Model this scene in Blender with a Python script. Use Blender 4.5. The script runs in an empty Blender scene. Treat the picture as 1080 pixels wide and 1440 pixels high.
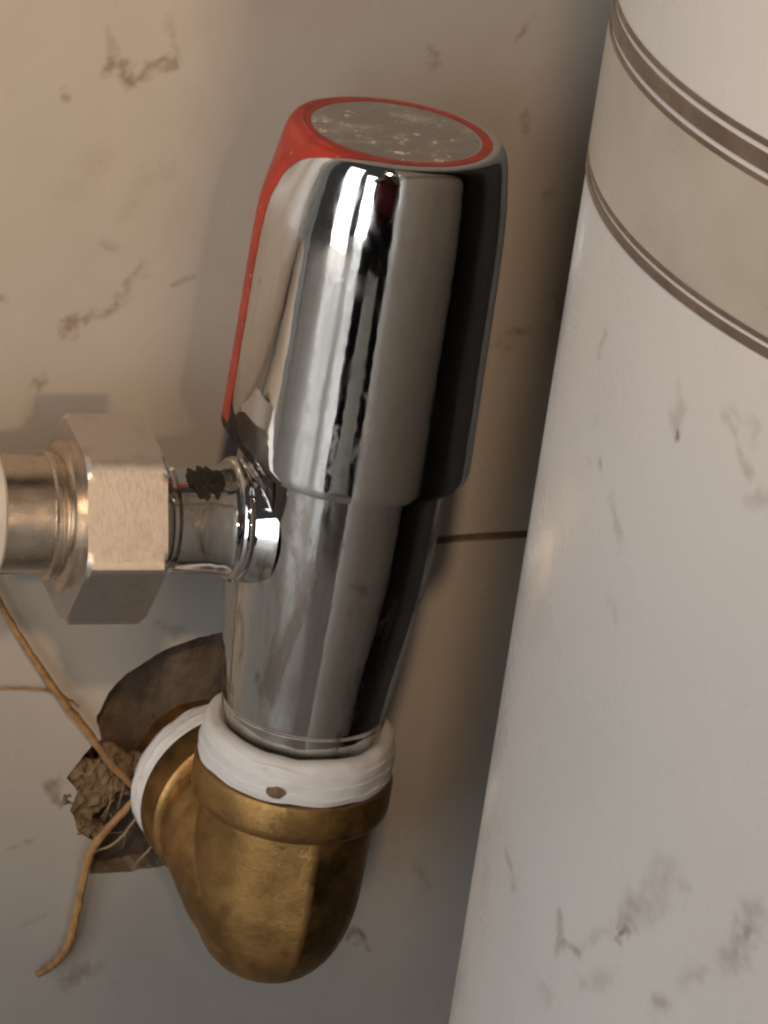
import bpy, bmesh, math, random
from mathutils import Vector, Matrix, noise
random.seed(7)
MM = 0.001
PI = math.pi
sc = bpy.context.scene
C = sc.collection

# ------------------------------------------------------------------ camera
YAW, PITCH, ROLL, FPX, DIST = math.radians(30), math.radians(24), math.radians(9.5), 5469.0, 547.0
F = Vector((math.sin(YAW)*math.cos(PITCH), math.cos(YAW)*math.cos(PITCH), -math.sin(PITCH)))
RT = Vector((math.cos(YAW), -math.sin(YAW), 0)); UP = RT.cross(F)
RX = math.cos(ROLL)*RT + math.sin(ROLL)*UP
UX = -math.sin(ROLL)*RT + math.cos(ROLL)*UP
CAM = Vector((0, 0, 50)) - DIST*(F + (486-540)/FPX*RX - (627-720)/FPX*UX)
cd = bpy.data.cameras.new('camera'); cam = bpy.data.objects.new('camera', cd); C.objects.link(cam)
cam.matrix_world = Matrix(((RX.x, UX.x, -F.x, CAM.x*MM), (RX.y, UX.y, -F.y, CAM.y*MM), (RX.z, UX.z, -F.z, CAM.z*MM), (0, 0, 0, 1)))
cd.sensor_fit = 'VERTICAL'; cd.sensor_height = 24.0; cd.lens = 24.0*FPX/1440.0
cd.clip_start = 0.01; cd.clip_end = 50
sc.camera = cam
sc.cycles.filter_width = 2.4
sc.cycles.max_bounces = 6; sc.cycles.diffuse_bounces = 3; sc.cycles.glossy_bounces = 5
sc.cycles.use_adaptive_sampling = True; sc.cycles.adaptive_threshold = 0.02
sc.cycles.caustics_reflective = False; sc.cycles.caustics_refractive = False; sc.cycles.blur_glossy = 0.5

# ------------------------------------------------------------------ light
w = bpy.data.worlds.new('World'); sc.world = w; w.use_nodes = True
bg = w.node_tree.nodes['Background']; bg.inputs[0].default_value = (1.0, 0.94, 0.88, 1); bg.inputs[1].default_value = 0.05
def look_at(o, target):
    o.rotation_euler = (Vector(target) - o.location).to_track_quat('-Z', 'Y').to_euler()
def azel(az, el, d):               # az: degrees from the wall's normal, negative to the left
    a, e = math.radians(az), math.radians(el)
    return Vector((math.sin(a)*math.cos(e), -math.cos(a)*math.cos(e), math.sin(e)))*d
def spot(name, loc, low, half, power, col, size, blend=.12):
    """lamp whose cone edge cuts the beam off at the point low"""
    d = bpy.data.lights.new(name, 'SPOT'); o = bpy.data.objects.new(name, d); C.objects.link(o)
    o.location = loc; d.energy = power; d.color = col; d.shadow_soft_size = size
    d.spot_size = math.radians(2*half); d.spot_blend = blend
    v = (Vector(low) - o.location); h = Vector((v.x, v.y, 0)); el = math.atan2(v.z, h.length) + math.radians(half); h.normalize()
    look_at(o, o.location + Vector((h.x*math.cos(el), h.y*math.cos(el), math.sin(el))))
    return o
def area(name, loc, target, sx, sy, power, col):
    d = bpy.data.lights.new(name, 'AREA'); o = bpy.data.objects.new(name, d); C.objects.link(o)
    d.shape = 'RECTANGLE'; d.size = sx; d.size_y = sy; d.energy = power; d.color = col
    o.location = loc; look_at(o, target); return o
# two warm lamps of the room; cone edges stand in for an unseen blocker's shadow
spot('wall_lamp', azel(-10.7, 17, 2.2), (-.035, .028, .004), 5.0, 64, (1.0, .70, .42), .10)
def spot_tilted(name, az, el, dist, edge, tilt, half, power, col, size, blend):
    """lamp whose cut-off edge passes through edge (mm right, mm up, as seen from the lamp), slanting by tilt"""
    o = spot(name, azel(az, el, dist), (0, 0, 0), half, power, col, size, blend)
    a, e = math.radians(az), math.radians(el); f = -azel(az, el, 1.0)
    r = Vector((math.cos(a), math.sin(a), 0)); u = r.cross(f)
    d = (f*dist + (r*edge[0] + u*edge[1])*MM).normalized()
    w_ = (-math.sin(tilt)*r + math.cos(tilt)*u)
    look_at(o, o.location + d*math.cos(math.radians(half)) + w_*math.sin(math.radians(half)))
spot_tilted('ceiling_lamp', -29.8, 39, 1.9, (0, -20), math.radians(7.5), 7.5, 58, (1.0, .70, .45), .05, .035)
# daylight: a tall window on the left and a doorway behind the photographer
area('window_light', azel(-65, 12, 1.6), (0, 0, 0.1), 0.46, 1.4, 8.0, (0.96, 0.97, 0.98))
area('doorway_light', azel(-46, -4, 2.4), (0, 0, 0.0), 0.42, 2.2, 19.0, (0.96, 0.98, 1.0))
sc.view_settings.view_transform = 'Standard'; sc.view_settings.look = 'None'
sc.view_settings.exposure = -0.15; sc.view_settings.gamma = 1.0; sc.view_settings.use_curve_mapping = False

# ------------------------------------------------------------------ helpers
def obj(name, bm, mat, parent=None, smooth=True, angle=35):
    me = bpy.data.meshes.new(name)
    bmesh.ops.recalc_face_normals(bm, faces=bm.faces)
    bm.to_mesh(me); bm.free()
    o = bpy.data.objects.new(name, me); C.objects.link(o)
    me.materials.append(mat)
    if smooth:
        me.shade_smooth()
        me.set_sharp_from_angle(angle=math.radians(angle))
    if parent: o.parent = parent
    return o
def thing(name, label, cat, loc=(0, 0, 0), group=None):
    o = bpy.data.objects.new(name, None); C.objects.link(o); o.empty_display_size = 0.01
    o.location = [v*MM for v in loc]
    tag(o, label, cat, group); return o
def tag(o, label, cat, group=None):
    o['label'] = label; o['category'] = cat
    if group: o['group'] = group
def adopt(child, parent):          # keep world-space coordinates under a moved parent
    child.parent = parent; child.matrix_parent_inverse = Matrix.Translation(-parent.location)
def grid_surface(bm, rows, closed=True, cap0=False, cap1=False):
    vr = [[bm.verts.new([c*MM for c in p]) for p in r] for r in rows]
    n = len(rows[0])
    for i in range(len(vr)-1):
        for j in range(n if closed else n-1):
            k = (j+1) % n
            bm.faces.new((vr[i][j], vr[i][k], vr[i+1][k], vr[i+1][j]))
    if cap0: bm.faces.new(vr[0][::-1])
    if cap1: bm.faces.new(vr[-1])
    return vr
def lathe_z(bm, prof, n=128, c=(0, 0), **k):
    return grid_surface(bm, [[(c[0]+r*math.cos(2*PI*j/n), c[1]+r*math.sin(2*PI*j/n), z) for j in range(n)] for r, z in prof], **k)
def lathe_x(bm, prof, n=96, yz=(0, 0), wob=None, **k):
    return grid_surface(bm, [[(x, yz[0]+r*math.cos(2*PI*j/n), yz[1]+r*math.sin(2*PI*j/n)) for j in range(n)] for r, x in prof], **k)
def lathe_y(bm, prof, n=96, xz=(0, 0), **k):
    return grid_surface(bm, [[(xz[0]+r*math.cos(2*PI*j/n), y, xz[1]+r*math.sin(2*PI*j/n)) for j in range(n)] for r, y in prof], **k)
def smooth_prof(pts, steps=6):
    """Catmull-Rom through (r, z) points"""
    P = [Vector(p) for p in pts]; out = []
    for i in range(len(P)-1):
        p0 = P[max(i-1, 0)]; p1 = P[i]; p2 = P[i+1]; p3 = P[min(i+2, len(P)-1)]
        for s in range(steps):
            t = s/steps
            out.append(tuple(0.5*((2*p1) + (p2-p0)*t + (2*p0-5*p1+4*p2-p3)*t*t + (3*p1-p0-3*p2+p3)*t**3)))
    out.append(tuple(P[-1])); return out
def box(bm, x0, x1, y0, y1, z0, z1):
    v = [bm.verts.new((x*MM, y*MM, z*MM)) for x in (x0, x1) for y in (y0, y1) for z in (z0, z1)]
    for f in ((0, 1, 3, 2), (4, 6, 7, 5), (0, 4, 5, 1), (2, 3, 7, 6), (0, 2, 6, 4), (1, 5, 7, 3)):
        bm.faces.new([v[i] for i in f])
def tube(bm, pts, rads, n=8, steps=8):
    P = smooth_prof([tuple(p)+(r,) for p, r in zip(pts, rads)], steps)
    rows = []
    for i, p in enumerate(P):
        a = Vector(P[max(i-1, 0)][:3]); b = Vector(P[min(i+1, len(P)-1)][:3]); d = (b-a).normalized()
        u = d.cross(Vector((0.3, 0.2, 1))).normalized(); v = d.cross(u)
        rows.append([Vector(p[:3]) + p[3]*(math.cos(2*PI*j/n)*u + math.sin(2*PI*j/n)*v) for j in range(n)])
    grid_surface(bm, rows, cap0=True, cap1=True)

# ------------------------------------------------------------------ materials
class NT:
    def __init__(s, name):
        s.m = bpy.data.materials.new(name); s.m.use_nodes = True
        s.t = s.m.node_tree; s.b = s.t.nodes['Principled BSDF']
    def n(s, typ, **kw):
        nd = s.t.nodes.new(typ)
        for k, v in kw.items():
            if k.startswith('i_'): nd.inputs[k[2:]].default_value = v
            else: setattr(nd, k, v)
        return nd
    def l(s, a, b): s.t.links.new(a, b)
    def set(s, **kw):
        for k, v in kw.items(): s.b.inputs[k.replace('_', ' ')].default_value = v
    def coord(s, kind='Object'):
        return s.n('ShaderNodeTexCoord').outputs[kind]
    def noise(s, scale, detail=4, rough=0.55, vec=None, dist=0.0):
        detail = min(detail, 4)
        nd = s.n('ShaderNodeTexNoise'); nd.inputs['Scale'].default_value = scale
        nd.inputs['Detail'].default_value = detail; nd.inputs['Roughness'].default_value = rough; nd.inputs['Distortion'].default_value = dist
        s.l(vec if vec is not None else s.coord(), nd.inputs['Vector']); return nd.outputs['Fac']
    def ramp(s, fac, a, b, lo=0.0, hi=1.0):
        nd = s.n('ShaderNodeMapRange'); nd.interpolation_type = 'SMOOTHSTEP'
        for k, v in (('From Min', a), ('From Max', b), ('To Min', lo), ('To Max', hi)): nd.inputs[k].default_value = v
        s.l(fac, nd.inputs['Value']); return nd.outputs['Result']
    def mix(s, fac, a, b):
        nd = s.n('ShaderNodeMix'); nd.data_type = 'RGBA'
        if isinstance(fac, (int, float)): nd.inputs['Factor'].default_value = fac
        else: s.l(fac, nd.inputs['Factor'])
        for sock, v in ((nd.inputs['A'], a), (nd.inputs['B'], b)):
            if isinstance(v, tuple): sock.default_value = v+(1,) if len(v) == 3 else v
            else: s.l(v, sock)
        return nd.outputs['Result']
    def math(s, op, a, b=None):
        nd = s.n('ShaderNodeMath'); nd.operation = op
        for i, v in enumerate((a, b)):
            if v is None: continue
            if isinstance(v, (int, float)): nd.inputs[i].default_value = v
            else: s.l(v, nd.inputs[i])
        return nd.outputs[0]
    def bump(s, h, strength, dist=0.0005):
        nd = s.n('ShaderNodeBump'); nd.inputs['Strength'].default_value = strength; nd.inputs['Distance'].default_value = dist
        s.l(h, nd.inputs['Height']); s.l(nd.outputs[0], s.b.inputs['Normal'])

def stroke_group():
    g = bpy.data.node_groups.new('stain_stroke', 'ShaderNodeTree')
    I = g.interface
    for nm, ty in (('P', 'NodeSocketVector'), ('A', 'NodeSocketVector'), ('B', 'NodeSocketVector'), ('Wobble', 'NodeSocketFloat'), ('Width', 'NodeSocketFloat'), ('Strength', 'NodeSocketFloat')):
        I.new_socket(nm, in_out='INPUT', socket_type=ty)
    I.new_socket('Mask', in_out='OUTPUT', socket_type='NodeSocketFloat')
    gi = g.nodes.new('NodeGroupInput'); go = g.nodes.new('NodeGroupOutput')
    def vm(op, a, b=None):
        nd = g.nodes.new('ShaderNodeVectorMath'); nd.operation = op
        g.links.new(a, nd.inputs[0])
        if b is not None: g.links.new(b, nd.inputs[1])
        return nd
    def fm(op, a, b, clamp=False):
        nd = g.nodes.new('ShaderNodeMath'); nd.operation = op; nd.use_clamp = clamp
        for i, v in enumerate((a, b)):
            if isinstance(v, (int, float)): nd.inputs[i].default_value = v
            else: g.links.new(v, nd.inputs[i])
        return nd.outputs[0]
    pa = vm('SUBTRACT', gi.outputs['P'], gi.outputs['A']).outputs[0]
    ba = vm('SUBTRACT', gi.outputs['B'], gi.outputs['A']).outputs[0]
    t = fm('DIVIDE', vm('DOT_PRODUCT', pa, ba).outputs['Value'], vm('DOT_PRODUCT', ba, ba).outputs['Value'], True)
    sc_ = g.nodes.new('ShaderNodeVectorMath'); sc_.operation = 'SCALE'; g.links.new(ba, sc_.inputs[0]); g.links.new(t, sc_.inputs['Scale'])
    d = vm('LENGTH', vm('SUBTRACT', pa, sc_.outputs[0]).outputs[0]).outputs['Value']
    d2 = fm('ADD', fm('DIVIDE', d, gi.outputs['Width']), gi.outputs['Wobble'])
    mr = g.nodes.new('ShaderNodeMapRange'); mr.interpolation_type = 'SMOOTHSTEP'
    g.links.new(d2, mr.inputs['Value']); mr.inputs['From Min'].default_value = 1.0; mr.inputs['From Max'].default_value = -0.1
    g.links.new(fm('MULTIPLY', mr.outputs[0], gi.outputs['Strength']), go.inputs[0])
    return g
STROKE = stroke_group()
def stains(nt, P, strokes, wob_scale=900, breakup=True):
    wob = nt.math('MULTIPLY', nt.math('SUBTRACT', nt.noise(wob_scale, 3, 0.6), 0.5), 1.3)
    nz = nt.n('ShaderNodeTexNoise'); nz.inputs['Scale'].default_value = 190; nz.inputs['Detail'].default_value = 2; nt.l(P, nz.inputs['Vector'])
    sb_ = nt.n('ShaderNodeVectorMath'); sb_.operation = 'SUBTRACT'; nt.l(nz.outputs['Color'], sb_.inputs[0]); sb_.inputs[1].default_value = (.5, .5, .5)
    sl_ = nt.n('ShaderNodeVectorMath'); sl_.operation = 'MULTIPLY'; nt.l(sb_.outputs[0], sl_.inputs[0]); sl_.inputs[1].default_value = (.0065, .0065, 0)
    ad_ = nt.n('ShaderNodeVectorMath'); ad_.operation = 'ADD'; nt.l(P, ad_.inputs[0]); nt.l(sl_.outputs[0], ad_.inputs[1]); P = ad_.outputs[0]
    acc = None
    for a, b, wd, st in strokes:
        g = nt.t.nodes.new('ShaderNodeGroup'); g.node_tree = STROKE
        nt.l(P, g.inputs['P']); nt.l(wob, g.inputs['Wobble'])
        b = (b[0]+0.05, b[1]+0.05)
        g.inputs['A'].default_value = (a[0]*MM, a[1]*MM, 0); g.inputs['B'].default_value = (b[0]*MM, b[1]*MM, 0)
        g.inputs['Width'].default_value = wd*MM*1.25; g.inputs['Strength'].default_value = st
        acc = g.outputs[0] if acc is None else nt.math('MAXIMUM', acc, g.outputs[0])
    if not breakup: return acc
    return nt.math('MULTIPLY', acc, nt.ramp(nt.noise(330, 2, .6), .28, .58, .25, 1.0))

def mat_tile():
    t = NT('glazed_tile'); geo = t.n('ShaderNodeNewGeometry').outputs['Position']
    sep = t.n('ShaderNodeSeparateXYZ'); t.l(geo, sep.inputs[0])
    cmb = t.n('ShaderNodeCombineXYZ'); t.l(sep.outputs['X'], cmb.inputs['X']); t.l(sep.outputs['Z'], cmb.inputs['Y'])
    S = [((-30.6, 96.3), (-27.5, 94.6), 1.5, .8), ((-27.5, 94.6), (-21.1, 97.3), 1.0, .7), ((-31, 101), (-30.6, 96.3), 1.2, .35), ((-22.5, 103), (-20.8, 98), 1.2, .3),
         ((-32, 57.5), (-24.7, 60.5), 1.0, .65), ((-32, 57.3), (-31.3, 57.6), 1.7, .75), ((-24.7, 60.5), (-21.6, 66), 1.4, .45), ((-35.8, 48.3), (-35.4, 48.8), 1.7, .75), ((-36.2, 44), (-35.6, 45), 2.2, .2),
         ((-36.2, 92.7), (-35.2, 92.2), 1.0, .6), ((-37, 94.3), (-36.8, 94.6), .8, .3), ((-16.9, 63.5), (-14, 64.0), .9, .5), ((33.6, 101.9), (33.8, 102.4), 1.3, .7), ((18.9, 99.2), (20, 96.5), 1.0, .6),
         ((42.6, 76.9), (42.2, 76.5), 1.3, .6), ((42.8, 53.4), (38.8, 51.8), 1.0, .6), ((-17.5, -52.6), (-14, -51.0), 1.9, .55), ((-18, -53.5), (-15.5, -52.5), 1.5, .4), ((30.8, -50.2), (34.8, -53.5), .9, .95),
         ((-24.9, -16.6), (-23.6, -21.3), 1.0, .75), ((-42.7, 62.7), (-42.4, 62.4), 1.4, .5), ((-27.2, 70), (-26.9, 70), 1.3, .3), ((-25, 76), (-20, 81), 3.0, .16), ((-34, 80), (-30, 83), 3.5, .12),
         ((-27.5, -26.5), (-27, -26.5), 1.2, .4), ((-30, -28), (-29.8, -28), 1.3, .45), ((-22, -40), (-27, -41.5), 1.1, .25), ((36.5, 88), (38, 86), 1.3, .4), ((48, 60), (50, 55), 1.5, .4), ((42, -40), (44, -44), 1.2, .3), ((-10, 8), (-8, 6), 1.0, .35)]
    st = stains(t, cmb.outputs[0], S)
    cloud = t.ramp(t.noise(28, 5, .6, geo, .6), .35, .75, 0, .35)
    vein = t.math('MAXIMUM', t.ramp(t.noise(55, 6, .7, geo, 1.5), .62, .8, 0, .30), t.ramp(t.math('ABSOLUTE', t.math('SUBTRACT', t.noise(16, 4, .65, geo, 1.6), .5)), .05, .0, 0, .10))
    base = t.mix(cloud, (.50, .46, .415), (.42, .375, .325))
    base = t.mix(vein, base, (.42, .36, .30))
    base = t.mix(st, base, (.235, .17, .115))
    fleck = t.ramp(t.noise(420, 3, .6, geo), .70, .80, 0, .35)
    base = t.mix(fleck, base, (.34, .27, .20))
    t.l(base, t.b.inputs['Base Color'])
    t.l(t.ramp(t.noise(90, 4, .6, geo), .3, .75, .12, .30), t.b.inputs['Roughness'])
    t.bump(t.noise(120, 3, .5, geo), .06, .0006)
    return t.m
def mat_column():
    t = NT('white_ceramic_column'); geo = t.n('ShaderNodeNewGeometry').outputs['Position']
    sep = t.n('ShaderNodeSeparateXYZ'); t.l(geo, sep.inputs[0])
    dx = t.math('SUBTRACT', sep.outputs['X'], COLX*MM); dy = t.math('SUBTRACT', sep.outputs['Y'], COLY*MM)
    ang = t.math('ARCTAN2', t.math('MULTIPLY', dy, -1), t.math('MULTIPLY', dx, -1))     # 0 at az 180, + towards the viewer
    cmb = t.n('ShaderNodeCombineXYZ'); t.l(t.math('MULTIPLY', ang, COLR*MM), cmb.inputs['X']); t.l(sep.outputs['Z'], cmb.inputs['Y'])
    def q(az, z):
        a = az-180 if az > 0 else az+180
        return (math.radians(a)*COLR, z)
    S = [ (q(-177.1, 117.5), q(-177.2, 118.2), 0.9, 0.95), (q(-177.2, 118.1), q(-178.0, 122.8), 1.3, 0.35), (q(168.0, 119.9), q(168.8, 122.3), 1.1, 0.4), (q(169.5, 112.3), q(169.5, 113.1), 0.8, 0.4), (q(171.7, 110.2), q(171.5, 110.9), 0.9, 0.6), (q(169.5, 109.0), q(169.7, 109.3), 0.7, 0.4), (q(-171.4, 125.0), q(-169.7, 122.0), 1.0, 0.3), (q(-171.2, 125.8), q(-169.2, 125.8), 1.0, 0.22), (q(-169.7, 122.0), q(-168.5, 120.9), 1.0, 0.4), (q(-169.2, 125.8), q(-168.3, 123.7), 1.0, 0.2), (q(-171.9, 65.9), q(-173.0, 63.2), 0.9, 0.85), (q(-173.7, 64.4), q(-168.3, 74.2), 2.4, 0.27), (q(-173.2, 65.6), q(-171.5, 68.2), 1.5, 0.45), (q(177.8, 60.1), q(179.1, 57.2), 1.1, 0.45), (q(179.4, 57.1), q(-178.3, 58.3), 0.9, 0.55), (q(-178.3, 58.4), q(-173.6, 64.5), 1.0, 0.22), (q(-160.1, 74.1), q(-159.2, 74.8), 1.4, 0.7), (q(-161.5, 69.8), q(-158.8, 76.8), 2.2, 0.4), (q(-161.5, 70.2), q(-160.9, 70.8), 1.6, 0.55), (q(165.9, 57.6), q(169.2, 56.5), 1.2, 0.45), (q(176.2, 143.5), q(176.9, 143.8), 1.1, 0.4), (q(176.9, 144.3), q(-178.7, 148.3), 1.3, 0.25), (q(178.0, 50.4), q(179.3, 50.5), 1.5, 0.25), (q(-165.0, 64.0), q(-163.5, 66.3), 1.6, 0.25), (q(177.9, 97.1), q(178.5, 95.9), 1.2, 0.2), (q(-176.6, 55.2), q(-173.2, 58.7), 1.6, 0.25), (q(-167.3, 59.2), q(-166.8, 59.6), 1.5, 0.5), (q(-167.1, 118.3), q(-166.2, 117.3), 1.5, 0.3), (q(175.5, 106.6), q(176.5, 105.6), 1.2, 0.3) ]
    st = stains(t, cmb.outputs[0], S, 800)
    cloud = t.ramp(t.noise(22, 5, .6, geo, .5), .35, .78, 0, .30)
    base = t.mix(cloud, (.72, .69, .66), (.60, .56, .515))
    base = t.mix(t.ramp(t.noise(500, 2, .6, geo), .72, .82, 0, .25), base, (.36, .30, .24))
    base = t.mix(st, base, (.26, .20, .15))
    t.l(base, t.b.inputs['Base Color'])
    t.l(t.ramp(t.noise(70, 4, .6, geo), .3, .75, .20, .45), t.b.inputs['Roughness'])
    t.bump(t.noise(120, 3, .5, geo), .08, .0006)
    return t.m
def mat_plain(name, col, rough, col2=None, scale=120, metal=0.0, bump=0.0, bscale=400, bdist=.0004, lo=.35, hi=.7):
    t = NT(name)
    if col2: t.l(t.mix(t.ramp(t.noise(scale, 5, .6), lo, hi), col, col2), t.b.inputs['Base Color'])
    else: t.set(Base_Color=col+(1,))
    t.set(Metallic=metal)
    t.l(t.ramp(t.noise(scale*1.7, 4, .6), .3, .75, rough*.75, min(1, rough*1.35)), t.b.inputs['Roughness'])
    if bump: t.bump(t.noise(bscale, 5, .6), bump, bdist)
    return t.m
def mat_chrome(name='chrome', base=(.66, .655, .645), smear=.6, strokes=None, grime_shade=0.0):
    t = NT(name); t.set(Metallic=1.0)
    co = t.coord(); mp = t.n('ShaderNodeMapping'); mp.inputs['Scale'].default_value = (1, 1, .28); t.l(co, mp.inputs[0])
    film = t.ramp(t.noise(210, 4, .65, mp.outputs[0], 1.2), .48, .70, 0, 1)
    spots = t.ramp(t.noise(900, 3, .6), .66, .74, 0, 1)
    dirt = t.math('MAXIMUM', t.math('MULTIPLY', film, .38*smear), t.math('MULTIPLY', spots, .6*smear))
    col = t.mix(dirt, base, (.38, .34, .29)); met = None
    if grime_shade:
        g = t.ramp(t.noise(150, 4, .65, mp.outputs[0], .8), .54, .66, 0, grime_shade)
        col = t.mix(g, col, (.20, .14, .085)); dirt = t.math('MAXIMUM', dirt, g)
    if strokes:
        geo = t.n('ShaderNodeNewGeometry').outputs['Position']; sep = t.n('ShaderNodeSeparateXYZ'); t.l(geo, sep.inputs[0])
        ang = t.math('ARCTAN2', t.math('MULTIPLY', sep.outputs['Y'], -1), t.math('MULTIPLY', sep.outputs['X'], -1))
        cmb = t.n('ShaderNodeCombineXYZ'); t.l(t.math('MULTIPLY', ang, 17*MM), cmb.inputs['X']); t.l(sep.outputs['Z'], cmb.inputs['Y'])
        st = stains(t, cmb.outputs[0], strokes, 700, False)
        col = t.mix(st, col, (.035, .026, .02)); dirt = t.math('MAXIMUM', dirt, st)
        t.l(t.math('SUBTRACT', 1.0, t.math('MULTIPLY', st, .7)), t.b.inputs['Metallic'])
    t.l(col, t.b.inputs['Base Color'])
    r = t.math('ADD', .04, t.math('MULTIPLY', dirt, .45)); t.l(r, t.b.inputs['Roughness'])
    t.bump(t.noise(95, 3, .5), .085, .0012)
    return t.m
def mat_satin():
    t = NT('satin_nickel'); t.set(Metallic=1.0)
    co = t.coord(); mp = t.n('ShaderNodeMapping'); mp.inputs['Scale'].default_value = (3500, 900, 900); t.l(co, mp.inputs[0])
    br = t.noise(1.0, 4, .6, mp.outputs[0])
    t.l(t.mix(t.ramp(t.noise(300, 5, .6), .5, .75, 0, .6), (.71, .65, .60), (.58, .52, .47)), t.b.inputs['Base Color'])
    t.l(t.ramp(br, .3, .7, .34, .46), t.b.inputs['Roughness'])
    t.bump(br, .02, .0001); return t.m
def mat_brass():
    t = NT('cast_brass'); t.set(Metallic=1.0)
    a = t.ramp(t.noise(140, 6, .65, dist=.8), .38, .70)
    base = t.mix(a, (.47, .28, .105), (.31, .18, .068))
    grime_shade = t.ramp(t.noise(420, 5, .7), .58, .76, 0, .75)
    base = t.mix(grime_shade, base, (.13, .085, .045))
    t.l(base, t.b.inputs['Base Color'])
    t.l(t.ramp(t.noise(260, 5, .6), .3, .7, .36, .58), t.b.inputs['Roughness'])
    t.bump(t.noise(1500, 4, .6), .22, .0003); return t.m
def mat_tape():
    t = NT('white_sealing_tape')
    mp = t.n('ShaderNodeMapping'); mp.inputs['Scale'].default_value = (60, 60, 900); t.l(t.coord(), mp.inputs[0])
    lay = t.noise(1, 4, .6, mp.outputs[0])
    d = t.ramp(t.noise(330, 5, .65), .60, .78, 0, .55)
    t.l(t.mix(d, (.80, .775, .745), (.50, .43, .36)), t.b.inputs['Base Color'])
    t.set(Roughness=.55); t.b.inputs['Subsurface Weight'].default_value = .08; t.b.inputs['Subsurface Radius'].default_value = (.001, .001, .001)
    t.bump(lay, .18, .0004); return t.m
def mat_red():
    t = NT('red_paint')
    chip = t.ramp(t.noise(1100, 4, .6), .66, .72)
    t.l(t.mix(t.ramp(t.noise(250, 4, .6), .35, .7), (.47, .034, .018), (.32, .025, .016)), t.b.inputs['Base Color'])
    base = t.b.inputs['Base Color'].links[0].from_socket
    t.l(t.mix(chip, base, (.62, .42, .34)), t.b.inputs['Base Color'])
    t.set(Roughness=.38); t.bump(t.noise(900, 3, .5), .15, .0002); return t.m
def mat_cap():
    t = NT('dusty_cap_metal'); t.set(Metallic=1.0)
    dust = t.math('MAXIMUM', t.ramp(t.noise(420, 3, .65), .61, .68), t.ramp(t.noise(150, 4, .7), .45, .75, 0, .55))
    scr = t.n('ShaderNodeMapping'); scr.inputs['Scale'].default_value = (120, 1500, 1); scr.inputs['Rotation'].default_value = (0, 0, .35); t.l(t.coord(), scr.inputs[0])
    s2 = t.noise(1, 3, .6, scr.outputs[0])
    t.l(t.mix(dust, (.50, .48, .45), (.86, .83, .78)), t.b.inputs['Base Color'])  # pale dust, its colour lightened to stand in for glints too
    t.l(t.math('SUBTRACT', 1.0, t.math('MULTIPLY', dust, .85)), t.b.inputs['Metallic'])
    t.l(t.ramp(s2, .3, .7, .16, .34), t.b.inputs['Roughness']); t.bump(t.math('ADD', s2, dust), .12, .0002); return t.m

COLX, COLY, COLR = 30.6, -139.4, 74.0
def hq(az, z):                     # azimuth on the handle -> unrolled coordinates
    a = az-180 if az > 0 else az+180
    return (math.radians(a)*17, z)
DRIPS = [(hq(-123, 59), hq(-123.5, 50), .6, .4), (hq(-112, 66), hq(-112.5, 56), .6, .22)]
M = dict(tile=mat_tile(), column=mat_column(), chrome=mat_chrome(strokes=DRIPS), chrome_body=mat_chrome('stained_chrome', smear=1.0, grime_shade=.65), chrome_neck=mat_chrome('grimy_chrome', smear=1.0, grime_shade=.95), satin=mat_satin(), brass=mat_brass(), tape=mat_tape(), red=mat_red(), cap=mat_cap(),
         mortar=mat_plain('brown_mortar', (.105, .072, .048), .95, (.16, .115, .078), 260, bump=.25, bscale=700, bdist=.002),
         grout=mat_plain('dirty_grout', (.115, .08, .05), .95, (.20, .15, .10), 300, bump=.6, bscale=900, bdist=.001),
         biscuit=mat_plain('tile_biscuit', (.42, .33, .24), .9, (.30, .22, .15), 300, bump=.5, bscale=900, bdist=.0006),
         stripe=mat_plain('brown_stripe_print', (.135, .095, .070), .35, (.19, .14, .105), 160),
         tan=mat_plain('beige_band_print', (.52, .48, .405), .32, (.43, .385, .315), 60, lo=.3, hi=.8),
         floor=mat_plain('beige_floor', (.60, .55, .48), .4, (.48, .43, .37), 6),
         sleeve=mat_plain('pale_plastic', (.66, .60, .53), .5, (.55, .49, .42), 90),
         pipe=mat_plain('warm_satin_steel', (.68, .57, .46), .26, (.56, .46, .37), 200, metal=1.0, bump=.05, bscale=900, bdist=.0002),
         stem=mat_plain('dry_brown_stem', (.42, .235, .09), .7, (.24, .12, .05), 350, bump=.5, bscale=1500, bdist=.0004),
         dust=mat_plain('crumbly_brown_dirt', (.17, .105, .052), .98, (.27, .185, .095), 330, bump=.9, bscale=1100, bdist=.001),
         grime_shade=mat_plain('black_grime_shade', (.012, .010, .008), .45, (.03, .022, .017), 500, bump=.5, bscale=1200, bdist=.0005),  # dirt on the neck, and the painted shade under the prow
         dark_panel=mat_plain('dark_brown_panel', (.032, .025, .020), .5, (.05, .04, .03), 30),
         web=mat_plain('grey_cobweb', (.30, .22, .14), .9),
         skin=mat_plain('skin', (.55, .36, .26), .5), shirt=mat_plain('dark_red_cloth', (.16, .018, .022), .85), trouser=mat_plain('black_cloth', (.018, .018, .022), .85),
         phone=mat_plain('black_phone_case', (.02, .02, .022), .35), lens=mat_plain('phone_glass', (.01, .01, .012), .08), hair=mat_plain('black_hair', (.015, .012, .01), .5))

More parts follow.
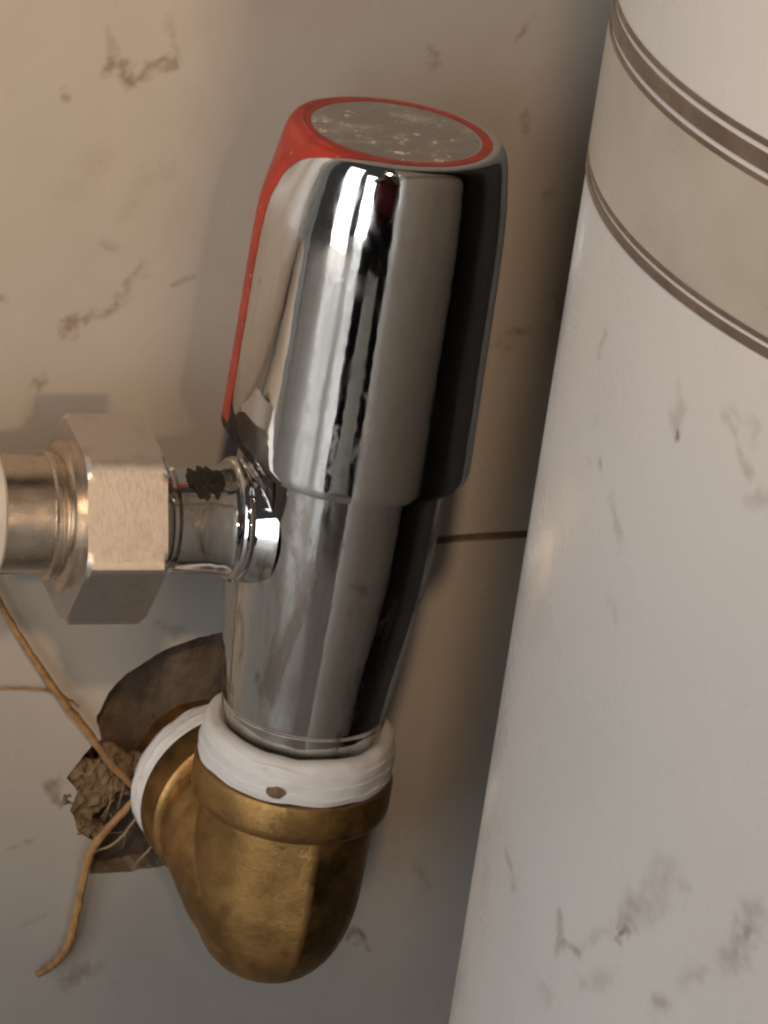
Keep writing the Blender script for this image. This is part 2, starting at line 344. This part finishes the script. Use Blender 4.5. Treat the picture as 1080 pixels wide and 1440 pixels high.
# ------------------------------------------------------------------ the wall and its tiles
WY = 28.0                                           # tile face; the valve's axis is x = y = 0
bm = bmesh.new(); box(bm, -760, 740, WY+10.5, WY+60, -560, 720)
wall = obj('wall', bm, M['mortar'], smooth=False); wall['kind'] = 'structure'
JZ, JW = 19.2, 1.1
TW, TH = 300.0, 250.0
HOLE = [(-19.2, -6.5), (-17.8, -2.6), (-15.3, .3), (-12.4, 2.2), (-9.4, 4.0), (-4.0, 5.7), (0.5, 6.2), (5, 4.8), (9.5, .8), (12, -5), (13.2, -13), (12.5, -21), (9, -28.5), (3, -32.5), (-4, -34.0), (-9.5, -34.6), (-16.6, -34.2), (-17.6, -31),
        (-16.4, -28.5), (-19.6, -26.3), (-21.3, -22.6), (-20.6, -19.4), (-22.8, -16.6), (-20.4, -12.8), (-18.0, -10.5)]
def rough_loop(L, sub=4, amp=.28):
    out = []
    for i, a in enumerate(L):
        b = L[(i+1) % len(L)]
        for s in range(sub):
            t = s/sub; x = a[0]+(b[0]-a[0])*t; z = a[1]+(b[1]-a[1])*t
            nz = noise.noise_vector(Vector((x*.7, z*.7, 3.1)))
            out.append((x+amp*nz.x, z+amp*nz.y))
    return out
def tile_mesh(x0, x1, z0, z1, hole=None):
    bm = bmesh.new()
    if hole is None:
        box(bm, x0, x1, WY, WY+9.5, z0, z1)
    else:
        es = []
        for L in ([(x0, z0), (x1, z0), (x1, z1), (x0, z1)], hole):
            vs = [bm.verts.new((x*MM, WY*MM, z*MM)) for x, z in L]
            es += [bm.edges.new((vs[i], vs[(i+1) % len(vs)])) for i in range(len(vs))]
        fs = [g for g in bmesh.ops.triangle_fill(bm, use_beauty=True, edges=es)['geom'] if isinstance(g, bmesh.types.BMFace)]
        ex = bmesh.ops.extrude_face_region(bm, geom=fs)
        bmesh.ops.translate(bm, vec=(0, 9.5*MM, 0), verts=[g for g in ex['geom'] if isinstance(g, bmesh.types.BMVert)])
    return bm
gb = bmesh.new()
cols = [-760+TW*i-0.0 for i in range(6)]; rows_ = [JZ+(TH)*k for k in (-2, -1, 0, 1, 2)]
for k in range(len(rows_)-1):
    for i in range(5):
        x0, x1, z0, z1 = cols[i]+JW/2, cols[i+1]-JW/2, rows_[k]+JW/2, rows_[k+1]-JW/2
        hole = rough_loop(HOLE) if (x0 < 0 < x1 and z0 < -10 < z1) else None
        o = obj('tile', tile_mesh(x0, x1, z0, z1, hole), M['tile'], wall, smooth=False)
        o.data.materials.append(M['biscuit'])
        for p in o.data.polygons:
            if abs(p.normal.y) < .5: p.material_index = 1
        bv = o.modifiers.new('bevel', 'BEVEL'); bv.material = 0; bv.width = .4*MM; bv.segments = 2; bv.limit_method = 'ANGLE'; bv.angle_limit = math.radians(60)
for z in rows_: box(gb, -760, 740, WY+.55, WY+9, z-JW/2, z+JW/2)
for x in cols:
    for k in range(len(rows_)-1): box(gb, x-JW/2, x+JW/2, WY+.6, WY+9, rows_[k]+JW/2+.01, rows_[k+1]-JW/2-.01)
obj('grout', gb, M['grout'], wall, smooth=False)
# rough mortar filling the bottom of the broken hole
bm = bmesh.new(); N = 46
rows = []
for i in range(N):
    r = []
    for j in range(N):
        x = -27+46*i/(N-1); z = -40+52*j/(N-1)
        h = noise.fractal(Vector((x*.13, z*.13, 1.7)), 1.0, 2.0, 5)*2.2 + noise.noise(Vector((x*.6, z*.6, 9)))*.7
        y = WY+4.4-.35*h
        if x < -14 and z < -14: y -= 2.5*min(1, (-14-x)/4)*min(1, (-14-z)/5)
        r.append((x, min(y, WY+10.2), z))
    rows.append(r)
grid_surface(bm, rows, closed=False)
obj('mortar_filling', bm, M['mortar'], wall)

# unseen dark panel added behind the column to block light and blacken the chrome
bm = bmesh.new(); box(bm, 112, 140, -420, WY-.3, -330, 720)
sw = obj('added_shade_panel', bm, M['dark_panel'], smooth=False); sw['kind'] = 'structure'
# floor of the room, seen only as a reflection in the chrome
bm = bmesh.new(); box(bm, -2200, 740, -3200, WY+10, -380, -330)
fl = obj('floor', bm, M['floor'], smooth=False); fl['kind'] = 'structure'

# ------------------------------------------------------------------ the striped column
ct = thing('striped_column', 'thick white cylindrical column with brown rings standing right of the chrome valve', 'column', (COLX, COLY, -330))
TAPER = .021                                        # radius grows upward
def cr(z): return COLR + TAPER*(z-133)
bm = bmesh.new()
lathe_z(bm, [(cr(-330)-4, -329.9), (cr(-330), -325), (cr(0), 0), (cr(116.4), 116.4), (cr(300), 300), (cr(520)-3, 517), (cr(520)-10, 520)], n=256, c=(COLX, COLY), cap0=True, cap1=True)
adopt(obj('shaft', bm, M['column']), ct)
def ring(name, z0, z1, mat, off):
    bm = bmesh.new(); e = .06
    lathe_z(bm, [(cr(z0)-.3, z0), (cr(z0)+off-e, z0), (cr(z0)+off, z0+e), (cr(z1)+off, z1-e), (cr(z1)+off-e, z1), (cr(z1)-.3, z1)], n=256, c=(COLX, COLY))
    adopt(obj(name, bm, mat), ct)
ring('beige_band', 134.25, 148.2, M['tan'], .16)
ring('stripe', 132.15, 133.15, M['stripe'], .20)
ring('stripe', 133.6, 134.12, M['stripe'], .20)
ring('stripe', 148.3, 148.8, M['stripe'], .20)
ring('stripe', 149.4, 151.2, M['stripe'], .20)
ring('stripe', 151.8, 152.45, M['stripe'], .20)

# ------------------------------------------------------------------ the brass elbow in the wall
LZ = -17.5                                          # axis of the leg that goes into the wall
et = thing('brass_elbow', 'cast brass pipe elbow coming out of the broken wall hole under the valve', 'pipe elbow', (0, 0, -36))
def elbow_body():
    bm = bmesh.new(); n = 120; az0 = math.radians(-97)
    def shape(a, k):                                # ridge at az0, flattened flanks
        d = abs((a-az0+PI) % (2*PI) - PI)
        f = math.cos(d-PI/6) if d < PI/6 else 1.0
        return 1 + k*(1/f-1)
    prof = [(11.5, -3), (12.9, -6.4), (12.9, -9), (12.8, -14), (12.7, -19)]
    for i in range(1, 13):
        t = i/12*PI/2; prof.append((12.7*math.cos(t)**.72 if i < 12 else 0.25, -19-17.1*math.sin(t)))
    rows = []
    for r, z in prof:
        k = min(1, max(0, (-5-z)/5))*.9*(1-min(1, max(0, (-27-z)/8))**1.2)
        rows.append([(r*shape(2*PI*j/n, k)*math.cos(2*PI*j/n), r*shape(2*PI*j/n, k)*math.sin(2*PI*j/n), z) for j in range(n)])
    grid_surface(bm, rows, cap0=True, cap1=True)
    lathe_y(bm, smooth_prof([(11.3, 0), (11.4, 6), (11.9, 11), (12.6, 14)], 4), n=120, xz=(0, LZ), cap0=True, cap1=True)
    for y, z, r in ((3, -21.2, 13.3), (6, -20.2, 13.3), (9, -19.2, 13.2), (12, -18.3, 13.0)):
        bmesh.ops.create_uvsphere(bm, u_segments=48, v_segments=32, radius=r*MM, matrix=Matrix.Translation((0, y*MM, z*MM)))
    return bm
eb = obj('elbow_body', elbow_body(), M['brass'])
rm = eb.modifiers.new('remesh', 'REMESH'); rm.mode = 'VOXEL'; rm.voxel_size = .27*MM; rm.use_smooth_shade = True
sm = eb.modifiers.new('soften', 'SMOOTH'); sm.factor = .5; sm.iterations = 2
adopt(eb, et)
bm = bmesh.new()
lathe_z(bm, [(12.2, -7.0), (13.9, -6.7), (14.5, -6.0), (14.65, -5.0), (14.65, -1.6), (14.4, -.8), (13.6, -.5), (10, -.5)], n=128)
adopt(obj('rim', bm, M['brass']), et)
bm = bmesh.new()
lathe_y(bm, [(11.8, 14.5), (13.0, 14.8), (13.55, 15.4), (13.55, 20.4), (13.2, 21.0), (11, 21.2)], n=128, xz=(0, LZ))
adopt(obj('rim', bm, M['brass']), et)
bm = bmesh.new()
lathe_y(bm, [(9.5, 20), (9.6, 33), (7.5, 33.2), (7.5, 20)], n=64, xz=(0, LZ))
adopt(obj('threaded_end', bm, M['brass']), et)
def tape_ring(axis, prof, seed, n=160, amp=.22):
    bm = bmesh.new(); rows = []
    for r, h in smooth_prof(prof, 9):
        row = []
        for j in range(n):
            a = 2*PI*j/n
            v = Vector((math.cos(a)*2.2, math.sin(a)*2.2, h*.35+seed))
            q = (h/1.9 + a/(2*PI)*2 + .35*noise.noise(Vector((a*1.5 if a < PI else (2*PI-a)*1.5, seed, 0)))) % 1.0
            rr = r + amp*noise.fractal(v, 1, 2, 3) + .16*q*q
            hh = h + .35*noise.noise(v*1.4+Vector((5, 1, 2)))
            row.append((rr*math.cos(a), rr*math.sin(a), hh) if axis == 'z' else (rr*math.cos(a), hh, LZ+rr*math.sin(a)))
        rows.append(row)
    grid_surface(bm, rows); return bm
o = obj('sealing_tape', tape_ring('z', [(10.2, -.4), (13.5, -.6), (14.1, .0), (14.2, 1.4), (14.15, 3.4), (13.9, 4.9), (13.3, 5.8), (12.2, 6.1), (11.3, 5.6), (10.0, 4.2)], 1.0), M['tape']); adopt(o, et)
o['label'] = 'thick white wrapped collar under the chrome body'
o = obj('sealing_tape', tape_ring('y', [(9.5, 21.0), (12.6, 21.3), (13.1, 22.4), (13.1, 24.6), (12.5, 26.2), (11.3, 26.8), (9.4, 27)], 4.0, amp=.3), M['tape']); adopt(o, et)
o['label'] = 'white tape wrapped round the end at the wall'
# dark smudge on the collar: a crumb of dirt pressed into the tape
bm = bmesh.new(); bmesh.ops.create_icosphere(bm, subdivisions=2, radius=1)
for v in bm.verts:
    p = v.co.copy(); k = 1+.35*noise.noise(p*2.1)
    v.co = Vector((p.x*1.5*k, p.y*.35, p.z*.95*k))
a = math.radians(-127); rot = Matrix.Rotation(a+PI/2, 4, 'Z')
for v in bm.verts: v.co = (rot @ v.co + Vector((14.35*math.cos(a), 14.35*math.sin(a), 1.4)))*MM
adopt(obj('dirt_smudge', bm, M['dust']), et)

# ------------------------------------------------------------------ the chrome valve
vt = thing('angle_valve', 'chrome angle valve with tall rounded handle, screwed into the white taped collar', 'valve', (0, 0, 2))
bm = bmesh.new()
prof = [(9.4, 1.2), (10.1, 1.1), (10.7, 1.5), (10.95, 2.2)] + smooth_prof([(11.0, 2.6), (11.35, 6), (11.75, 9.0)], 4) + [(11.95, 9.4)] + smooth_prof([(12.1, 9.6), (12.7, 15), (13.5, 21), (14.3, 28), (14.75, 35), (14.9, 42), (14.95, 52)], 6)
lathe_z(bm, prof, n=192, cap1=True)
adopt(obj('body', bm, M['chrome_body'], angle=40), vt)
OZ = 38.5
TURN = Matrix.Rotation(math.radians(-8), 4, 'Z')      # the outlet points a little towards the wall
def turned(bm):
    bmesh.ops.transform(bm, matrix=TURN, verts=bm.verts); return bm
bm = bmesh.new()
lathe_x(bm, smooth_prof([(10.2, -11.6), (9.2, -13.4), (8.4, -15.0), (7.9, -16.6), (7.7, -18.2), (7.6, -20), (7.6, -24.6)], 5) + [(7.2, -25.0), (7.2, -25.6), (8.3, -25.9), (8.5, -26.3), (8.5, -27.4), (8.2, -27.8), (7.2, -28.0), (7.0, -30)], n=96, yz=(0, OZ), cap1=True)
adopt(obj('outlet', turned(bm), M['chrome_neck'], angle=28), vt)
bm = bmesh.new()
def neck_row(k):
    x = -17.8-5.6*k/16
    c0 = 108+14*noise.noise(Vector((k*.4, 2, 0))); hw = (24+12*noise.noise(Vector((k*.5, 8, 0))))*math.sin(PI*(k+.6)/17.2)**.5
    return [(x+.3*noise.noise(Vector((j*.8, k*.3, 1))), 7.72*math.cos(math.radians(c0+hw*(2*j/12-1))), OZ+7.72*math.sin(math.radians(c0+hw*(2*j/12-1)))) for j in range(13)]
grid_surface(bm, [neck_row(k) for k in range(17)], closed=False)
adopt(obj('grime_shade', turned(bm), M['grime_shade']), vt)
# raised lip where the outlet meets the body
bm = bmesh.new()
lathe_x(bm, smooth_prof([(7.2, -16.2), (8.3, -16.1), (8.8, -15.5), (8.9, -14.8), (8.5, -14.2), (7.6, -13.9)], 5), n=96, yz=(0, OZ))
adopt(obj('outlet_lip', turned(bm), M['chrome']), vt)
# handle: slightly conical cap with a soft prow on the outlet side that carries the red line
PA = math.radians(169)
def bumpf(a, wdt):
    d = (a-PA+PI) % (2*PI) - PI
    return math.exp(-(d/wdt)**2)
TOP = 97.0
_HP = smooth_prof([(13.8, 97.0), (14.6, 96.8), (15.2, 96.2), (15.7, 94.9), (16.1, 92.6), (16.5, 89.6), (16.85, 86), (17.1, 81), (17.3, 74), (17.5, 64), (17.75, 54), (17.85, 49.7), (17.7, 49.0)], 12)
_HL = [0.0]
for _a, _b in zip(_HP, _HP[1:]): _HL.append(_HL[-1] + (math.hypot(_a[0]-_b[0], _a[1]-_b[1]) if _a[1] > 91 else math.hypot(_a[0]-_b[0], _a[1]-_b[1])*.45))
def HP(q):
    d = q*_HL[-1]
    for i in range(len(_HL)-1):
        if d <= _HL[i+1]:
            t = (d-_HL[i])/max(_HL[i+1]-_HL[i], 1e-9); break
    else: i, t = len(_HL)-2, 1.0
    return _HP[i][1]+(_HP[i+1][1]-_HP[i][1])*t, _HP[i][0]+(_HP[i+1][0]-_HP[i][0])*t
def hsurf(a, s, off=0.0):
    """s: 0..1 down the cap's edge from the flat top (0 = disc edge) to the lower lip (1)"""
    
    b5 = bumpf(a, .50)
    pr = .75*bumpf(a, .20)
    zb = 49.0 + 3.4*bumpf(a, .55)
    if s < .12:
        flat = 13.8 - 1.1*b5
        r = 11.6 + (flat-11.6)*s/.12; z = TOP; nr, nz = 0, 1
    else:
        t = (s-.12)/.88
        flat = 13.8 - 1.1*b5
        q = t*1.0
        z, r = HP(q)
        z = zb + (z-49.0)*(TOP-zb)/(TOP-49.0)
        kk = max(0, 1-(TOP-z)/14)**2
        r = r - 1.1*b5*kk + pr*(1-kk)*(1-.5*q)
        z -= 1.5*b5*max(0, (r-12)/3)*kk if r > 12 else 0
        z1, r1 = HP(min(q+.004, 1)); z0, r0 = HP(max(q-.004, 0))
        dz, dr = z1-z0, r1-r0; L = math.hypot(dz, dr); nr, nz = -dz/L, dr/L
    r += off*nr; z += off*nz
    return (r*math.cos(a), r*math.sin(a), z)
n = 240
SS = [0, .06] + [.12+.88*i/84 for i in range(85)]
rows = [[(r*math.cos(2*PI*j/n), r*math.sin(2*PI*j/n), TOP-.35) for j in range(n)] for r in (.4, 10.9)] + [[(11.4*math.cos(2*PI*j/n), 11.4*math.sin(2*PI*j/n), TOP-.1) for j in range(n)]]
rows += [[hsurf(2*PI*j/n, s) for j in range(n)] for s in SS]
def inner(j, r, dz):
    p = hsurf(2*PI*j/n, 1.0); a = 2*PI*j/n; return (r*math.cos(a), r*math.sin(a), p[2]+dz)
rows += [[inner(j, 15.4, .05) for j in range(n)], [inner(j, 15.25, 1.5) for j in range(n)], [inner(j, 15.2, 8) for j in range(n)]]
bm = bmesh.new(); grid_surface(bm, rows, cap0=True)
handle = obj('handle', bm, M['chrome'], angle=50); adopt(handle, vt)
def subpart(o, p): o.parent = p
bm = bmesh.new()
lathe_z(bm, [(.3, TOP+.05), (6, TOP+.05), (11.2, TOP+.03), (11.55, TOP-.05), (11.6, TOP-.3)], n=128, cap0=True)
subpart(obj('cap_disc', bm, M['cap'], angle=60), handle)
# red marking: a ring round the disc that runs over the edge and down the prow as a line
bm = bmesh.new()
def halfw(z, s):
    if s < .12: return math.radians(58 + 34*(.12-s)/.03)
    d = 97.0-z
    return math.radians(5.6) + math.radians(51)*math.exp(-(d/1.5)**.85) + math.radians(3.0)*math.exp(-(d/12)**2)
SQ = [.09, .10, .11] + [.12+.88*i/150 for i in range(151)]
nr_ = 160
grid_surface(bm, [[hsurf(2*PI*j/nr_, s*(1+.04*noise.noise(Vector((math.cos(2*PI*j/nr_)*5, math.sin(2*PI*j/nr_)*5, s)))), .05) for j in range(nr_)] for s in [.012, .05, .092]])
m_ = 28
def line_row(s):
    z = HP(max(s-.12, 0)/.88)[0]
    wv = halfw(z, s)*(1+.08*noise.noise(Vector((s*30, 0, 0))))
    return [hsurf(PA+wv*(2*j/m_-1), s, .05) for j in range(m_+1)]
grid_surface(bm, [line_row(s) for s in SQ[:-4]], closed=False)
subpart(obj('red_marking', bm, M['red']), handle)

# shade under the prow, painted as a black strip along the lower edge
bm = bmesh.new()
def prow_shade_row(k):
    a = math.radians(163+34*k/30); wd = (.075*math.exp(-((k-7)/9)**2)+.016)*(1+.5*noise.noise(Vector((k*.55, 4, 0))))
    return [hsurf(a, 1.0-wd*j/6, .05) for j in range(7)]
grid_surface(bm, [prow_shade_row(k) for k in range(31)], closed=False)
subpart(obj('grime_shade', bm, M['grime_shade']), handle)

# ------------------------------------------------------------------ hose connector with its hex nut
ht = thing('hose_connector', 'horizontal metal hose end with satin hexagonal nut, left of the chrome valve', 'hose', (-31, 0, OZ))
def hex_nut(x0, x1, ap, r_end, yz, tilt):
    bm = bmesh.new(); n = 144; ks = 22; rows = []
    for k in range(ks+1):
        x = x0+(x1-x0)*k/ks; d = min(x-x0, x1-x)
        row = []
        for j in range(n):
            a = 2*PI*j/n; e = (a-tilt) % (PI/3) - 0.0
            e = ((a-tilt+PI/6) % (PI/3)) - PI/6
            r = ap/math.cos(e); r = -math.log(math.exp(-r*9)+math.exp(-(ap/math.cos(PI/6)-.22)*9))/9
            r = min(r, r_end + d*1.75)
            row.append((x, yz[0]+r*math.cos(a), yz[1]+r*math.sin(a)))
        rows.append(row)
    f = lambda x, r: [(x, yz[0]+r*math.cos(2*PI*j/n), yz[1]+r*math.sin(2*PI*j/n)) for j in range(n)]
    rows = [f(x0+.02, 7.0)] + rows + [f(x1-.02, 7.0)]
    grid_surface(bm, rows); return bm
NA = 12.9
tilt = PI - math.radians(27)                        # a facet faces the camera
adopt(obj('hex_nut', turned(hex_nut(-39.7, -28.4, NA, 13.9, (0, OZ), tilt)), M['satin'], angle=22), ht)
bm = bmesh.new()
lathe_x(bm, [(7.5, -39), (10.4, -39.6), (10.4, -40.6), (9.6, -41.1), (8.7, -41.3), (8.7, -41.8), (9.0, -42.1), (9.0, -42.6), (8.6, -42.9), (7.9, -43)], n=96, yz=(0, OZ+.5))
adopt(obj('collar', turned(bm), M['pipe'], angle=28), ht)
bm = bmesh.new(); lathe_x(bm, [(8.15, -42), (8.2, -48), (8.2, -60)], n=96, yz=(0, OZ+.8)); adopt(obj('pipe', turned(bm), M['pipe']), ht)
bm = bmesh.new(); lathe_x(bm, [(8.3, -49.7), (8.9, -49.8), (9.2, -50.2), (9.2, -150), (6, -150)], n=96, yz=(0, OZ+.8)); adopt(obj('sleeve', turned(bm), M['sleeve']), ht)

# ------------------------------------------------------------------ dry stems, dirt and webs at the broken hole
def strand(name, pts, rads, mat, label, cat, jit=.25):
    bm = bmesh.new()
    P = smooth_prof([tuple(p)+(r,) for p, r in zip(pts, rads)], 5)
    P = [(p[0]+jit*noise.noise(Vector((i*.9, 1, 0))), p[1], p[2]+jit*noise.noise(Vector((i*.9, 7, 0))), max(.05, p[3]*(1+.25*noise.noise(Vector((i*1.3, 3, 2)))))) for i, p in enumerate(P)]
    tube(bm, [p[:3] for p in P], [p[3] for p in P], n=8, steps=2)
    o = obj(name, bm, mat); tag(o, label, cat); return o
strand('dry_stem', [(-42, 26, 22), (-37.3, 26.2, 14), (-33, 26.2, 7.5), (-27, 26, -.8), (-21.5, 26, -7.5), (-16.8, 26, -13.6), (-11.5, 27, -19.2)], [.45, .5, .55, .62, .65, .6, .5], M['stem'], 'thin straight brown stem slanting down from upper left into the wall hole', 'stem')
strand('dry_stem', [(-9.5, 26, -17), (-12.8, 25.6, -21), (-16.5, 25.4, -25.4), (-18.2, 25.6, -28.6), (-18.6, 26, -34), (-18.8, 26.3, -40), (-19.3, 26.5, -45), (-21.2, 26.3, -48.4), (-24.2, 26.2, -50.2)], [.35, .5, .65, .75, .7, .7, .72, .75, .6], M['stem'], 'orange brown curled stem hanging down the tile below the wall hole', 'stem')
strand('fine_hair', [(-44, 27.5, 2.5), (-37, 27.3, .4), (-31, 27.2, -.3), (-26.5, 27, -1.3), (-23, 26.5, -3.6)], [.14, .16, .18, .2, .16], M['stem'], 'fine brown hair lying across the tile left of the wall hole', 'hair')
strand('cobweb_thread', [(-10.5, 24.5, -19), (-13.5, 23.5, -24), (-15.2, 25, -27.5), (-17.8, 26, -29)], [.12, .2, .22, .12], M['web'], 'pale cobweb thread stretched over the brown dirt in the hole', 'cobweb')
strand('cobweb_thread', [(-7.2, 22, -24), (-9.5, 23, -27.5), (-10.4, 25, -31), (-10.2, 27, -33.5)], [.1, .2, .16, .1], M['web'], 'short pale cobweb thread between the elbow and the hole rim', 'cobweb')
# crumbling dirt clump on the left lip of the hole
bm = bmesh.new()
for i in range(30):
    x = random.uniform(-22.5, -11); z = random.uniform(-28, -12.5)
    if (x+17)**2/36+(z+20)**2/66 > 1.1: continue
    r = random.uniform(1.2, 2.6)
    b2 = bmesh.new(); bmesh.ops.create_icosphere(b2, subdivisions=3, radius=1)
    for v in b2.verts:
        p = v.co.copy(); k = 1+.16*noise.fractal(p*1.0+Vector((i*3.1, 0, 0)), 1, 2, 2)
        v.co = (Vector((p.x*r*k, p.y*r*k*.5, p.z*r*k)) + Vector((x, WY+random.uniform(.2, 2.2), z)))*MM
    me_ = bpy.data.meshes.new('tmp'); b2.to_mesh(me_); b2.free(); bm.from_mesh(me_); bpy.data.meshes.remove(me_)
o = obj('dirt_clump', bm, M['dust']); tag(o, 'crumbly brown dirt clump clinging to the left edge of the wall hole', 'dirt'); o['kind'] = 'stuff'
m1 = o.modifiers.new('remesh', 'REMESH'); m1.mode = 'VOXEL'; m1.voxel_size = .3*MM; m1.use_smooth_shade = True
m2 = o.modifiers.new('soften', 'SMOOTH'); m2.factor = .5; m2.iterations = 8
bm = bmesh.new()
for i in range(11):
    a = random.uniform(0, 2*PI); x = -16.5+random.gauss(0, 2.6); z = -20+random.gauss(0, 3.8)
    L = random.uniform(2, 6.5); y = WY-random.uniform(.3, 1.6)
    p0 = Vector((x, y, z)); p1 = p0+Vector((math.cos(a)*L*.5+random.gauss(0, .5), random.uniform(-.8, .3), math.sin(a)*L*.5+random.gauss(0, .5))); p2 = p0+Vector((math.cos(a)*L, random.uniform(-.5, .5), math.sin(a)*L))
    tube(bm, [p0, p1, p2], [.05, .08, .03], n=4, steps=4)
o2 = obj('fibres', bm, M['web'], o); o2['kind'] = 'stuff'

# ------------------------------------------------------------------ the photographer, mirrored in the chrome handle
FLOOR = -330
PK = .82                           # crouching
dirc = Vector((CAM.x, CAM.y, 0)).normalized(); side = Vector((-dirc.y, dirc.x, 0))
def pp(d, s, z): return dirc*d + side*s + Vector((0, 0, z))
V, E, Rr = [], [], []
def vert(p, r, par=None):
    V.append(Vector(p)*MM); Rr.append(r*MM)
    if par is not None: E.append((par, len(V)-1))
    return len(V)-1
pel = vert(pp(1020, 0, FLOOR+PK*290), 150)
sp1 = vert(pp(1000, 0, FLOOR+PK*450), 155, pel); sp2 = vert(pp(950, 0, FLOOR+PK*640), 168, sp1); sp3 = vert(pp(890, 0, FLOOR+PK*800), 125, sp2)
nk = vert(pp(850, 0, FLOOR+PK*870), 52, sp3); hd1 = vert(pp(825, 0, FLOOR+PK*930), 80, nk); hd2 = vert(pp(805, 0, FLOOR+PK*1005), 88, hd1); hd3 = vert(pp(800, 0, FLOOR+PK*1070), 60, hd2)
for s in (-1, 1):
    hp = vert(pp(1010, s*105, FLOOR+PK*270), 105, pel); kn = vert(pp(860, s*150, FLOOR+PK*290), 92, hp); ak = vert(pp(960, s*160, FLOOR+PK*80), 70, kn); ft = vert(pp(840, s*170, FLOOR+PK*38), 38, ak)
    sh = vert(pp(890, s*165, FLOOR+PK*775), 62, sp3); eb_ = vert(pp(770, s*160, FLOOR+PK*640), 45, sh); wr = vert(pp(625, s*95, CAM.z-10), 30, eb_); pm = vert(pp(580, s*70, CAM.z+5), 32, wr)
    for f in range(4):
        a1 = vert(pp(553, s*62, CAM.z+34-f*19), 9, pm); a2 = vert(pp(535, s*50, CAM.z+34-f*19), 8.5, a1); vert(pp(524, s*(32+2*f), CAM.z+32-f*18), 8, a2)
    th = vert(pp(580, s*45, CAM.z+30), 10, pm); vert(pp(560, s*28, CAM.z+42), 9, th)
me_ = bpy.data.meshes.new('person'); me_.from_pydata(V, E, [])
person = bpy.data.objects.new('person', me_); C.objects.link(person)
md = person.modifiers.new('skin', 'SKIN'); md.use_smooth_shade = True
for i, sv in enumerate(me_.skin_vertices[0].data): sv.radius = (Rr[i], Rr[i]); sv.use_root = (i == 0)
sb = person.modifiers.new('subdivide', 'SUBSURF'); sb.levels = 2; sb.render_levels = 2
def mat_person():
    t = NT('clothes_and_skin'); sep = t.n('ShaderNodeSeparateXYZ'); geo = t.n('ShaderNodeNewGeometry').outputs['Position']; t.l(geo, sep.inputs[0])
    dt = t.n('ShaderNodeVectorMath'); dt.operation = 'DOT_PRODUCT'; t.l(geo, dt.inputs[0]); dt.inputs[1].default_value = tuple(dirc)
    c1 = t.mix(t.ramp(sep.outputs['Z'], (FLOOR+PK*370)*MM, (FLOOR+PK*385)*MM), (.018, .018, .022), (.20, .022, .03))
    c2 = t.mix(t.ramp(sep.outputs['Z'], (FLOOR+PK*862)*MM, (FLOOR+PK*872)*MM), c1, (.5, .33, .24))
    hand = t.ramp(dt.outputs['Value'], .66, .65)
    t.l(t.mix(hand, c2, (.5, .33, .24)), t.b.inputs['Base Color']); t.set(Roughness=.8); return t.m
me_.materials.append(mat_person())
tag(person, 'photographer in dark red top and black trousers mirrored in the chrome handle', 'person')
bm = bmesh.new(); bmesh.ops.create_icosphere(bm, subdivisions=4, radius=1)
for v in bm.verts:
    p = v.co.copy(); k = 1+.03*noise.noise(p*6)
    q = pp(812+p.dot(dirc)*98*k, p.dot(side)*97*k, FLOOR+PK*1035+p.z*88*k); v.co = q*MM
hairo = obj('hair', bm, M['hair'], person)
pt = thing('phone', 'dark phone held up by the photographer mirrored in the chrome handle', 'phone', tuple(CAM))
bm = bmesh.new(); bmesh.ops.create_cube(bm, size=1)
for v in bm.verts: v.co = ((v.co.x*72*RX + v.co.y*148*UX - (v.co.z*8+14)*F))*MM
bmesh.ops.bevel(bm, geom=bm.edges[:], offset=2.5*MM, segments=3, affect='EDGES')
obj('phone_body', bm, M['phone'], pt)
bm = bmesh.new()
nn = 32
grid_surface(bm, [[(-F*(9.9-h)) + (r*math.cos(2*PI*j/nn))*RX + (r*math.sin(2*PI*j/nn))*UX for j in range(nn)] for r, h in ((7, 0), (7, 1.4), (6.4, 1.6), (5.5, 1.2), (.3, 1.2))], cap1=True)
obj('camera_lens', bm, M['lens'], pt)
